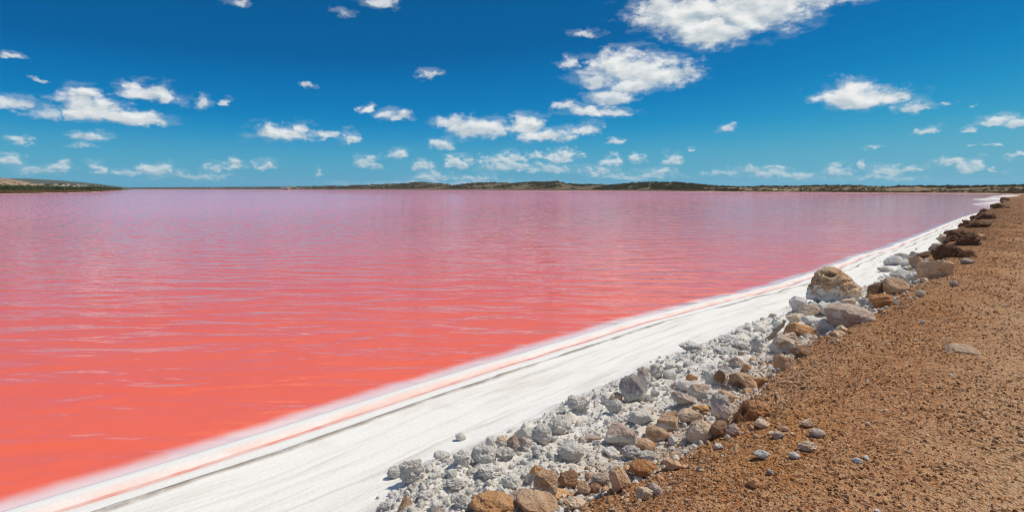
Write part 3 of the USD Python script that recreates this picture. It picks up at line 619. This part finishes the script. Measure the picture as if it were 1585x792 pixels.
 ('stone', (1463,529,1514,548), 's', 'slab', 'large flat pinkish slab lying flush in the track'),
 ('stone', (1169,647,1192,663), 'a', 'pale', 'cream stone with a dark left side near the soil clod'),
 ('stone', (1240,648,1259,663), 'a', 'pale', 'cream stone on the track above the pink one'),
 ('stone', (1252,664,1276,677), 'r', 'pink', 'pink oval stone on the track'),
 ('stone', (1194,666,1213,679), 'a', 'pink', 'two toned grey and cream stone left of the pink oval one'),
 ('stone', (1208,658,1220,668), 'a', 'pale', 'tiny cream stone above the two toned one on the track'),
 ('stone', (1235,681,1264,699), 'c', 'pale', 'crumbled cream clump on the track below the pink oval stone'),
 ('stone', (1166,696,1190,712), 'a', 'white', 'brightest white stone on the track with orange soil beside it'),
 ('stone', (1221,697,1238,710), 'a', 'white', 'small white stone right of the brightest white one'),
 ('stone', (1157,739,1174,756), 'r', 'orange', 'round peach stone near the bottom of the track'),
 ('stone', (1186,726,1197,735), 'a', 'purple', 'dark small stone above the round peach one'),
 ('stone', (1321,707,1334,716), 's', 'white', 'white chip farthest right on the near track'),
 ('stone', (1424,495,1431,501), 's', 'white', 'bright white sliver on the middle of the track'),
]
SPECIAL = {'large flat pinkish slab lying flush in the track': dict(sink=2.0, high=.05, depth=1.1), 'brown soil clod with a dark round hole in it': dict(hollow=((-.35, -.55, .55), (.20, .3, .3), (0, .5, -.5)), sink=.9),
 'orange pointed stone with a dark hollow under its near side': dict(hollow=((-.1, -.9, -.35), (.7, .7, .4), (0, .7, .05))), 'wide flat tan slab overhanging a black gap': dict(hollow=((-.4, -.9, -.7), (.6, .6, .7), (0, .7, .3))),
 'cream rock with a dark hollow in its front, beside the stick': dict(hollow=((.25, -.8, .1), (.5, .6, .5), (0, .6, 0))), 'rust brown overhanging rock above a dark maroon gap': dict(hollow=((-.2, -.9, -.45), (.6, .7, .5), (0, .8, .1))),
 'large rough pinkish slab with a deep shadow under its front': dict(hollow=((-.1, -.9, -.7), (.8, .5, .4), (0, .5, .1)))}
for k, (name, box, style, mat, label, *cat) in enumerate(S):
    stone(name, box, style, mat, label, cat[0] if cat else {'salt_lump': 'salt lump'}.get(name, 'stone'), seed=100 + k, **{**(dict(sink=.45) if name == 'dirt_clod' else {}), **SPECIAL.get(label, {})})

# smaller stones between them, a kind to each heap
def scatter_stones(name, cat, group, label, style, mats, n, ylim, off, size, rng, sink=0.22, edge=soil_edge):
    made, tries = 0, 0
    while made < n and tries < n * 30:
        tries += 1
        y = ylim[0] + (ylim[1] - ylim[0]) * rng.random() ** 1.5; x = float(edge(np.array(y))) + rng.uniform(*off)
        w = size[0] * (size[1] / size[0]) ** (rng.random() ** 1.6) * (1 + 0.03 * y)
        if name == 'salt_lump' and rubble(np.array(x), np.array(y)) < .6: continue
        if any(abs(q[4] - x) < (q[6] + w / 2) * .85 and abs(q[5] - y) < (q[6] + w / 2) * .85 for q in PLACED): continue
        k = int(rng.integers(1 << 30)) % 100000
        m = stone_mesh(k, style[k % len(style)], (w, w * rng.uniform(.65, 1), w * rng.uniform(.5, .85)), rng.uniform(0, 6.3), 2 if w < .09 else 3, .2)
        h = m.bounds[1, 2] - m.bounds[0, 2]
        o = obj(name, m, M[mats[k % len(mats)]], smooth=38, loc=(x, y, float(ground_z(x, y)) - m.bounds[0, 2] - sink * h))
        crust_foot(o, float(np.clip((float(edge(np.array(y))) - x - .05) / .45, -.6, 1)))
        own, found = own_label(x, y, float(ground_z(x, y)) + h / 2, name.replace('salt_lump', 'lump').replace('dirt_clod', 'clod'), mats[k % len(mats)], label)
        tag(o, own, cat, group if found or label == own else None); PLACED.append((0, 0, 0, 0, x, y, w / 2)); made += 1
import re
def handle(label):
    return re.split(r' (?:with|at|in|of|below|right|left|behind|alone|on|beside|cut|above|under|lying|leaning|standing|just|near|rising|set|touching|against|wedged|beyond|where|farthest|half|overhanging|tilted|out|and bare)\b|,', label)[0]
ANCHORS = [(handle(l), (b[0] + b[2]) / 2, (b[1] + b[3]) / 2, b[2] - b[0], b[3] - b[1]) for _, b, _, _, l, *_ in S]
_h = [q[0] for q in ANCHORS]; ANCHORS = [q for q in ANCHORS if _h.count(q[0]) == 1 and q[3] > 9 and len(q[0].split()) > 2 and q[0].split()[0] not in ('small', 'tiny')] + [('largest boulder', 1288, 440, 77, 59)]
TAKEN = set()
TONE = dict(tan='tan', orange='orange', pink='pinkish grey', pale='cream', crust='grey crusted', white='white', brown='dark brown', soilclod='brown', darkclod='dark brown')
def own_label(x, y, z, noun, mat, fallback):
    d = np.array([x, y, z]) - EYEP; f = d @ CFP; px, py = 792.5 + FPX * (d @ CR) / f, 396 - FPX * (d @ CU) / f
    for h, ax, ay, aw, ah in sorted(ANCHORS, key=lambda q: (q[1] - px) ** 2 + 2 * (q[2] - py) ** 2)[:5]:
        dx, dy = (px - ax) / aw, (py - ay) / ah
        rel = ('right of' if dx > 0 else 'left of') if abs(dx) > abs(dy) * .8 else ('in front of' if dy > 0 else 'behind')
        if abs(dx) > .45 and abs(dy) > .45 and .5 < abs(dx) / abs(dy) < 2: rel = ('in front and to the ' if dy > 0 else 'behind and to the ') + ('right of' if dx > 0 else 'left of')
        t = f'small {TONE[mat]} {noun} {rel} the {h}'
        if t not in TAKEN and len(t.split()) <= 16 and abs(px - ax) < 110: TAKEN.add(t); return t, True
    return fallback, False
rng = np.random.default_rng(5)
scatter_stones('stone', 'stone', 'small tan stones along the soil edge', 'small tan stone bedded where the grey rubble meets the brown soil', 'aar', ['tan', 'tan', 'orange', 'pink', 'pale'], 60, (2.0, 14), (-.55, .10), (.045, .13), rng)
scatter_stones('salt_lump', 'salt lump', 'small crusted lumps of the rubble strip', 'small grey white crusted lump in the rubble between salt flat and soil', 'cca', ['crust', 'crust', 'white', 'pink'], 85, (1.9, 17), (-1.75, -.40), (.05, .15), rng)
scatter_stones('pebble', 'pebble', 'pale pebbles strewn on the track', 'pale pebble lying loose on the brown dirt track', 'ar', ['pale', 'pale', 'white', 'tan'], 40, (2.2, 12), (.12, 1.9), (.022, .05), rng)
scatter_stones('dirt_clod', 'clod', 'dark clods along the far bank edge', 'dark brown clod on the far edge of the soil bank above the salt', 'ka', ['darkclod'], 44, (19, 125), (-.32, .22), (.16, .36), rng, sink=.4)

# stuff: crumbled salt crust, gravel
def pieces(n, style, seed, sub=1):
    return [trimesh.Trimesh(np.array(stone_shape(seed + k, style[k % len(style)], sub)[0]) * np.array([1, .8, .65]) / 2, ICO[sub].faces, process=False) for k in range(n)]
def strew(name, n, ylim, off, size, mats, style, label, cat, seed, edge=soil_edge, power=2.2, near=1.0, sink=.15, skew=1.0, patchy=None, bare=False):
    r = np.random.default_rng(seed)
    y = ylim[0] * (ylim[1] / ylim[0]) ** (r.random(n) ** near); x = edge(y) + off[0] + (off[1] - off[0]) * r.random(n) ** skew
    w = size[0] * (size[1] / size[0]) ** (r.random(n) ** power) * (1 + .06 * np.maximum(y - 3, 0))
    keep = np.ones(n, bool) if patchy is None else (fbm(np.stack([x * 1.3, y * 1.3, 0 * x], -1), 3, seed) + .18 * (r.random(n) - .5) > patchy) | (r.random(n) < .25)
    if name == 'salt_rubble': keep &= r.random(n) < rubble(x, y) * 1.15 + .015
    if bare: keep &= r.random(n) > .72 * sstep(x + .5 * n2(x, y, .6, 88), -.3, .35)
    if bare: keep &= (x - edge(y)) > 1.1 * sstep(y, 13, 24) + .5 * (r.random(n) - .5) * sstep(y, 13, 24) - .4
    x, y, w = x[keep], y[keep], w[keep]; n = len(x)
    z = ground_z(x, y) + w * (.30 - sink)
    pr = pieces(2 * len(mats), style, seed)
    sc = w[:, None] * r.uniform(.7, 1.25, (n, 3))
    return instancer(name, pr, [M[m] for m in mats for _ in (0, 1)], np.stack([x, y, z], 1), r.integers(0, 2 * len(mats), n), sc, rand_quats(r, n), label, cat)
strew('salt_rubble', 15000, (1.7, 26), (-1.72, -.05), (.010, .065), ['crust', 'crust', 'white', 'crust', 'crust'], 'c', 'loose grey white crumbs of salt crust filling the rubble strip', 'salt rubble', 71, sink=.26, skew=.7)
strew('gravel', 165000, (1.3, 170), (-.35, 2.3), (.004, .024), ['soilclod', 'chip', 'soilclod', 'redchip', 'tan', 'soilclod', 'darkclod', 'chip'], 'ar', 'fine brown gravel strewn over the dirt track', 'gravel', 72, near=.9, power=3.2, patchy=.42, bare=True)
strew('stone_chips', 5000, (1.4, 20), (-.50, .3), (.010, .05), ['tan', 'chip', 'tan', 'orange', 'pale'], 'a', 'small tan stone chips along the edge of the soil', 'stone chips', 73)

# weathered sticks
def stick(name, a, b, r0, r1, label, seed):
    rg = np.random.default_rng(seed); n = 14; t = np.linspace(0, 1, n)[:, None]
    p = np.array(a) * (1 - t) + np.array(b) * t; L = np.linalg.norm(np.array(b) - np.array(a))
    p[1:-1] += rg.normal(0, .006 * L, (n - 2, 3)); p = p + (np.sin(t * 5 + seed) * .018 * L) * np.array([.6, .5, .3])
    ring = 9; ax = (np.array(b) - np.array(a)) / L; u = np.cross(ax, [0, 0, 1.]); u /= np.linalg.norm(u); w_ = np.cross(u, ax)
    ang = np.linspace(0, 2 * np.pi, ring, endpoint=False); rad = (r0 + (r1 - r0) * t) * (1 + .16 * rg.normal(size=(n, ring)) * .6)
    v = p[:, None] + rad[..., None] * (np.cos(ang)[None, :, None] * u + np.sin(ang)[None, :, None] * w_)
    f = []
    for i in range(n - 1):
        for j in range(ring):
            k = (j + 1) % ring; f += [[i * ring + j, i * ring + k, (i + 1) * ring + k], [i * ring + j, (i + 1) * ring + k, (i + 1) * ring + j]]
    v = np.vstack([v.reshape(-1, 3), p[:1], p[-1:]]); c0, c1 = n * ring, n * ring + 1
    for j in range(ring): f += [[c0, (j + 1) % ring, j], [c1, (n - 1) * ring + j, (n - 1) * ring + (j + 1) % ring]]
    tag(obj(name, trimesh.Trimesh(v, f, process=False), M['wood'], smooth=50), label, 'stick')
a = hit(1170, 543); P2 = hit(1192, 523); d_ = ray(1211, 502); k_ = (P2 - EYEP) @ CF / (d_ @ CF); b = EYEP + d_ * k_ * 1.0
stick('wooden_stick', a + [0, 0, -.02], b, .036, .022, 'grey weathered stick propped up against the cream rocks', 3)
a = hit(1211, 549); d_ = ray(1230, 536); b = EYEP + d_ * ((a - EYEP) @ CF / (d_ @ CF)) * 1.01
stick('wooden_stick', a, b, .013, .009, 'short thin twig in front of the cream rock with a dark hollow', 4)

# ------------------------------------------------------------------ far shores
def land(name, stations, mat, label, cat=None, seed=0, kind='structure', step=2.0, foot=0.0, rough=0.25, wid=None, nprof=26):
    """stations: picture column, distance of the near edge, distance of the crest, height of the crest"""
    st = np.array(stations, float); px = np.arange(st[0, 0], st[-1, 0] + .1, step)
    D, R, H = (np.interp(px, st[:, 0], st[:, k]) for k in (1, 2, 3))
    t = np.linspace(0, 1, nprof); prof = np.interp(t, [0, .03, .06, .30, .60, .72, 1.0], [-.06, .0, .06, .36, .92, 1.0, .55])
    Dd = D[:, None] + (R - D)[:, None] * (t / .72)[None]
    XY = EYEP[None, None, :2] + Dd[..., None] * (CF[:2] + ((px - 792.5) / FPX)[:, None, None] * CR[:2])
    q = np.stack([XY[..., 0], XY[..., 1], np.zeros_like(Dd)], -1)
    sc = np.median(D) / 900
    Z = foot + H[:, None] * prof[None]
    bumpy = H[:, None] * rough * (fbm(q / (38 * sc), 4, seed) - .5) * 2 * np.clip(prof, 0, 1)[None] + H[:, None] * .10 * (fbm(q / (9 * sc), 3, seed + 9) - .5) * np.clip(prof, 0, 1)[None]
    Z = np.where(t[None] < .035, foot - .5, Z + bumpy)
    q[..., 2] = Z
    o = obj(name, (q.reshape(-1, 3), grid_faces(len(px), nprof)), M[mat], smooth=True); tag(o, label, cat, kind=kind)
    return px, t, q
def bushes(name, field, n, size, mat, tband, label, cat, seed, squash=.75, px_range=None):
    px, t, q = field; r = np.random.default_rng(seed)
    lo, hi = (0, len(px) - 1) if px_range is None else (np.searchsorted(px, px_range[0]), np.searchsorted(px, px_range[1]) - 1)
    i = r.uniform(lo, hi - .01, n); tt = np.clip(r.uniform(*tband, n), 0, .999) * (len(t) - 1)
    i0, j0 = i.astype(int), np.minimum(tt.astype(int), len(t) - 2); a_, b_ = (i - i0)[:, None], (tt - j0)[:, None]
    P = q[i0, j0] * (1 - a_) * (1 - b_) + q[i0 + 1, j0] * a_ * (1 - b_) + q[i0, j0 + 1] * (1 - a_) * b_ + q[i0 + 1, j0 + 1] * a_ * b_
    keep = fbm(P / (22 * max(1, np.median(size) / 2)), 3, seed + 3) > .40; P = P[keep]; n = len(P)
    w = r.uniform(size[0], size[1], n); sc = np.stack([w, w, w * squash * r.uniform(.7, 1.2, n)], 1)
    P[:, 2] += sc[:, 2] * .22
    yaw = r.uniform(0, 2 * np.pi, n); rots = np.stack([np.cos(yaw / 2), 0 * yaw, 0 * yaw, np.sin(yaw / 2)], 1)
    protos = []
    for k in range(4):                                                # leafy clumps: many small facing-every-way leaves round a few boughs
        rr = np.random.default_rng(900 + seed + k); tri = []
        hubs = rr.normal(0, .24, (7, 3)) * [1, 1, .6] + [0, 0, .18]
        for c in hubs:
            for _ in range(26):
                d = rr.normal(size=3); d /= np.linalg.norm(d); c2 = c + d * .20 * rr.uniform(.6, 1.1); e = rr.normal(size=(3, 3)) * .062
                tri.append(c2 + e)
        tri = np.array(tri).reshape(-1, 3); tri[:, 2] = np.maximum(tri[:, 2], -.3)
        protos.append(trimesh.Trimesh(tri, np.arange(len(tri)).reshape(-1, 3), process=False))
    pi = instancer(name, protos, [M[mat]] * 4, P, r.integers(0, 4, n), sc, rots, label, cat)

M['scrub'] = m_scrub('scrub_leaves', (.070, .064, .030), (.15, .122, .062))
M['greenscrub'] = m_scrub('green_bush_leaves', (.055, .078, .028), (.125, .145, .055))
M['reed'] = m_scrub('dry_reed_leaves', (.12, .075, .030), (.27, .17, .075))
M['hill'] = m_hill('scrub_hill', (.15, .105, .060), (.28, .21, .13), (.085, .078, .040), .69, 2.4)
M['rightridge'] = m_hill('sandy_ridge', (.22, .15, .085), (.42, .31, .19), (.115, .095, .050), .52, 1.1)
M['dune'] = m_hill('sand_dune', (.30, .20, .135), (.38, .27, .18), (.15, .125, .07), .50)
M['palesand'] = m_hill('pale_sand', (.34, .28, .19), (.60, .52, .41), (.13, .125, .070), .52)
M['marsh'] = m_hill('marsh_flat', (.17, .105, .05), (.30, .20, .10), (.10, .075, .03), .56)
M['farridge'] = m_hill('far_ridge', (.085, .085, .05), (.12, .11, .07), (.055, .068, .040), .60)

TOPS = [(180,290.8),(330,290.3),(430,289.8),(470,289.5),(530,288.5),(590,287),(620,286),(650,283.5),(680,286),(700,288),(720,286),(745,284.5),(800,285),(830,283.5),(862,281.5),(876,286),(900,288),(960,286.5),(1000,284.2),(1040,285.5),(1075,287.6),(1100,289.6),(1125,291.4),(1140,291.9)]
SHORE = [(180,2500),(330,2100),(430,1700),(530,1200),(650,960),(800,780),(900,680),(1060,480),(1200,390),(1400,308),(1585,262),(1900,240)]
D_ = lambda p: float(np.interp(p, *zip(*SHORE)))
def st_of(tops, k=1.17, plus=40): return [(p, D_(p), D_(p) * k + plus, 1.12 * (EYE + (HORIZON - t) / FPX * (D_(p) * k + plus))) for p, t in tops]
mid_hills = land('hills', st_of(TOPS), 'hill', 'low brown scrubby hills across the lake in the middle distance', 'hills', seed=3, rough=.20)
right_ridge = land('hills', st_of([(930,290.5),(1000,289.5),(1060,288.6),(1090,289.0),(1130,290.2),(1200,289.8),(1290,289),(1400,289.6),(1500,290.2),(1570,288.6),(1640,288),(1900,287)], 1.15, 30), 'rightridge', 'low sandy ridge dotted with bushes on the right far shore', 'ridge', seed=5, rough=.22, step=1.5)
bushes('hill_scrub', mid_hills, 9000, (2, 5), 'scrub', (.16, .80), 'dark scrub covering the low hills across the lake', 'scrub', 31, .5)
bushes('ridge_scrub', right_ridge, 2300, (1.0, 2.6), 'scrub', (.52, .82), 'dark green scrub along the crest of the sandy ridge', 'scrub', 32, .55)
bushes('slope_scrub', right_ridge, 2200, (.8, 2.4), 'scrub', (.12, .60), 'scattered low bushes on the slope of the sandy ridge', 'scrub', 33, .6)
bushes('shore_scrub', right_ridge, 2600, (.7, 1.6), 'reed', (.05, .16), 'low brown shore plants at the foot of the sandy ridge', 'scrub', 34, .6)
far_ridge = land('hills', [(-260,1900,2700,56),(0,1900,2700,50),(25,1900,2700,50),(60,1900,2700,47),(100,1900,2700,39.5),(150,2000,2700,26.5),(180,2100,2700,14.5),(215,2200,2700,4),(240,2200,2700,1)], 'farridge', 'long blue green ridge falling to the lake behind the dunes', 'ridge', seed=7, rough=.04)
pale_dune = land('dunes', [(10,1300,1500,7),(50,1300,1500,11),(70,1300,1500,14),(110,1300,1500,13),(150,1350,1500,10),(165,1400,1550,8),(190,1500,1650,3)], 'palesand', 'pale sand dunes below the far left ridge', 'dunes', seed=8, rough=.25)
dune = land('dunes', [(-260,560,760,24),(-60,560,760,21),(0,560,760,18),(25,560,760,15),(50,560,760,10.5),(75,580,760,7),(100,600,780,5),(130,620,800,3)], 'dune', 'rusty sand dune at the left edge of the far shore', 'dune', seed=9, rough=.12)
marsh = land('marsh', [(-260,190,420,.9),(-100,225,430,.9),(0,262,450,.9),(60,285,470,.9),(110,325,500,.9),(150,400,560,.9),(180,600,760,.9),(206,1300,1500,.8)], 'marsh', 'flat brown marsh with a pale sandy margin on the left shore', 'marsh', seed=10, rough=.15, step=1.0)
bushes('reeds', marsh, 9000, (1.1, 2.6), 'reed', (.07, .62), 'brown reeds and marsh grass along the left shore', 'reeds', 35, .45)
bushes('green_bushes', marsh, 1600, (3.5, 6.8), 'greenscrub', (.58, .82), 'band of dark green bushes behind the left shore reeds', 'bushes', 36, .75, px_range=(-260, 192))
bushes('dune_scrub', dune, 160, (2, 5), 'scrub', (.15, .6), 'sparse scrub on the rusty sand dune', 'scrub', 37, .5)
bushes('pale_dune_scrub', pale_dune, 350, (4, 9), 'scrub', (.1, .8), 'dark scrub patches among the pale sand dunes', 'scrub', 38, .5)
# weathered pale outcrop on the far shore
for k, (px, w, h) in enumerate([(441, 11, 3.6), (449, 14, 6.5), (458, 12, 5.0), (464, 8, 3.2)]):
    q = level(px, depth=1640)
    m = stone_mesh(700 + k, 'a', (w * 1.6, w * 1.5, h * 2.2), -YAW * 0 + k, 3, .05)
    tag(obj('rock_outcrop', m, M['palesand'], smooth=35, loc=(q[0], q[1], h * .55)), ['leftmost low pale rock of the outcrop on the far left shore', 'tallest pale rock of the outcrop on the far left shore', 'pale rock right of the tallest in the far left outcrop', 'smallest pale rock at the right end of the far left outcrop'][k], 'rock')
# the land behind, so that the ground goes on to the horizon
v = np.array([[4, -400, .30], [400, -400, .3], [4000, 4000, .3], [4, 420, .3]], float)
tag(obj('plain', (np.array([[5.0, -500, .28], [6000, -500, .28], [6000, 6000, .28], [5.0, 6000, .28]]), np.array([[0, 1, 2], [0, 2, 3]])), M['marsh']), 'flat scrubland on the land side of the dirt track', 'plain', kind='structure')

# the air: a thin even haze that pales the far ridges
def closed_box(lo, hi):
    return trimesh.creation.box(bounds=[lo, hi])
g = Graph(); hz = g.add('principled_volume', color=(.62, .84, 1.0), density=5.5e-5, anisotropy=0.2) + '.volume'
tag(obj('haze', closed_box((-5200, -700, -2.6), (6200, 6200, 75)), g.build('thin_haze', volume=hz)), 'thin pale haze over the lake', 'haze', kind='stuff')
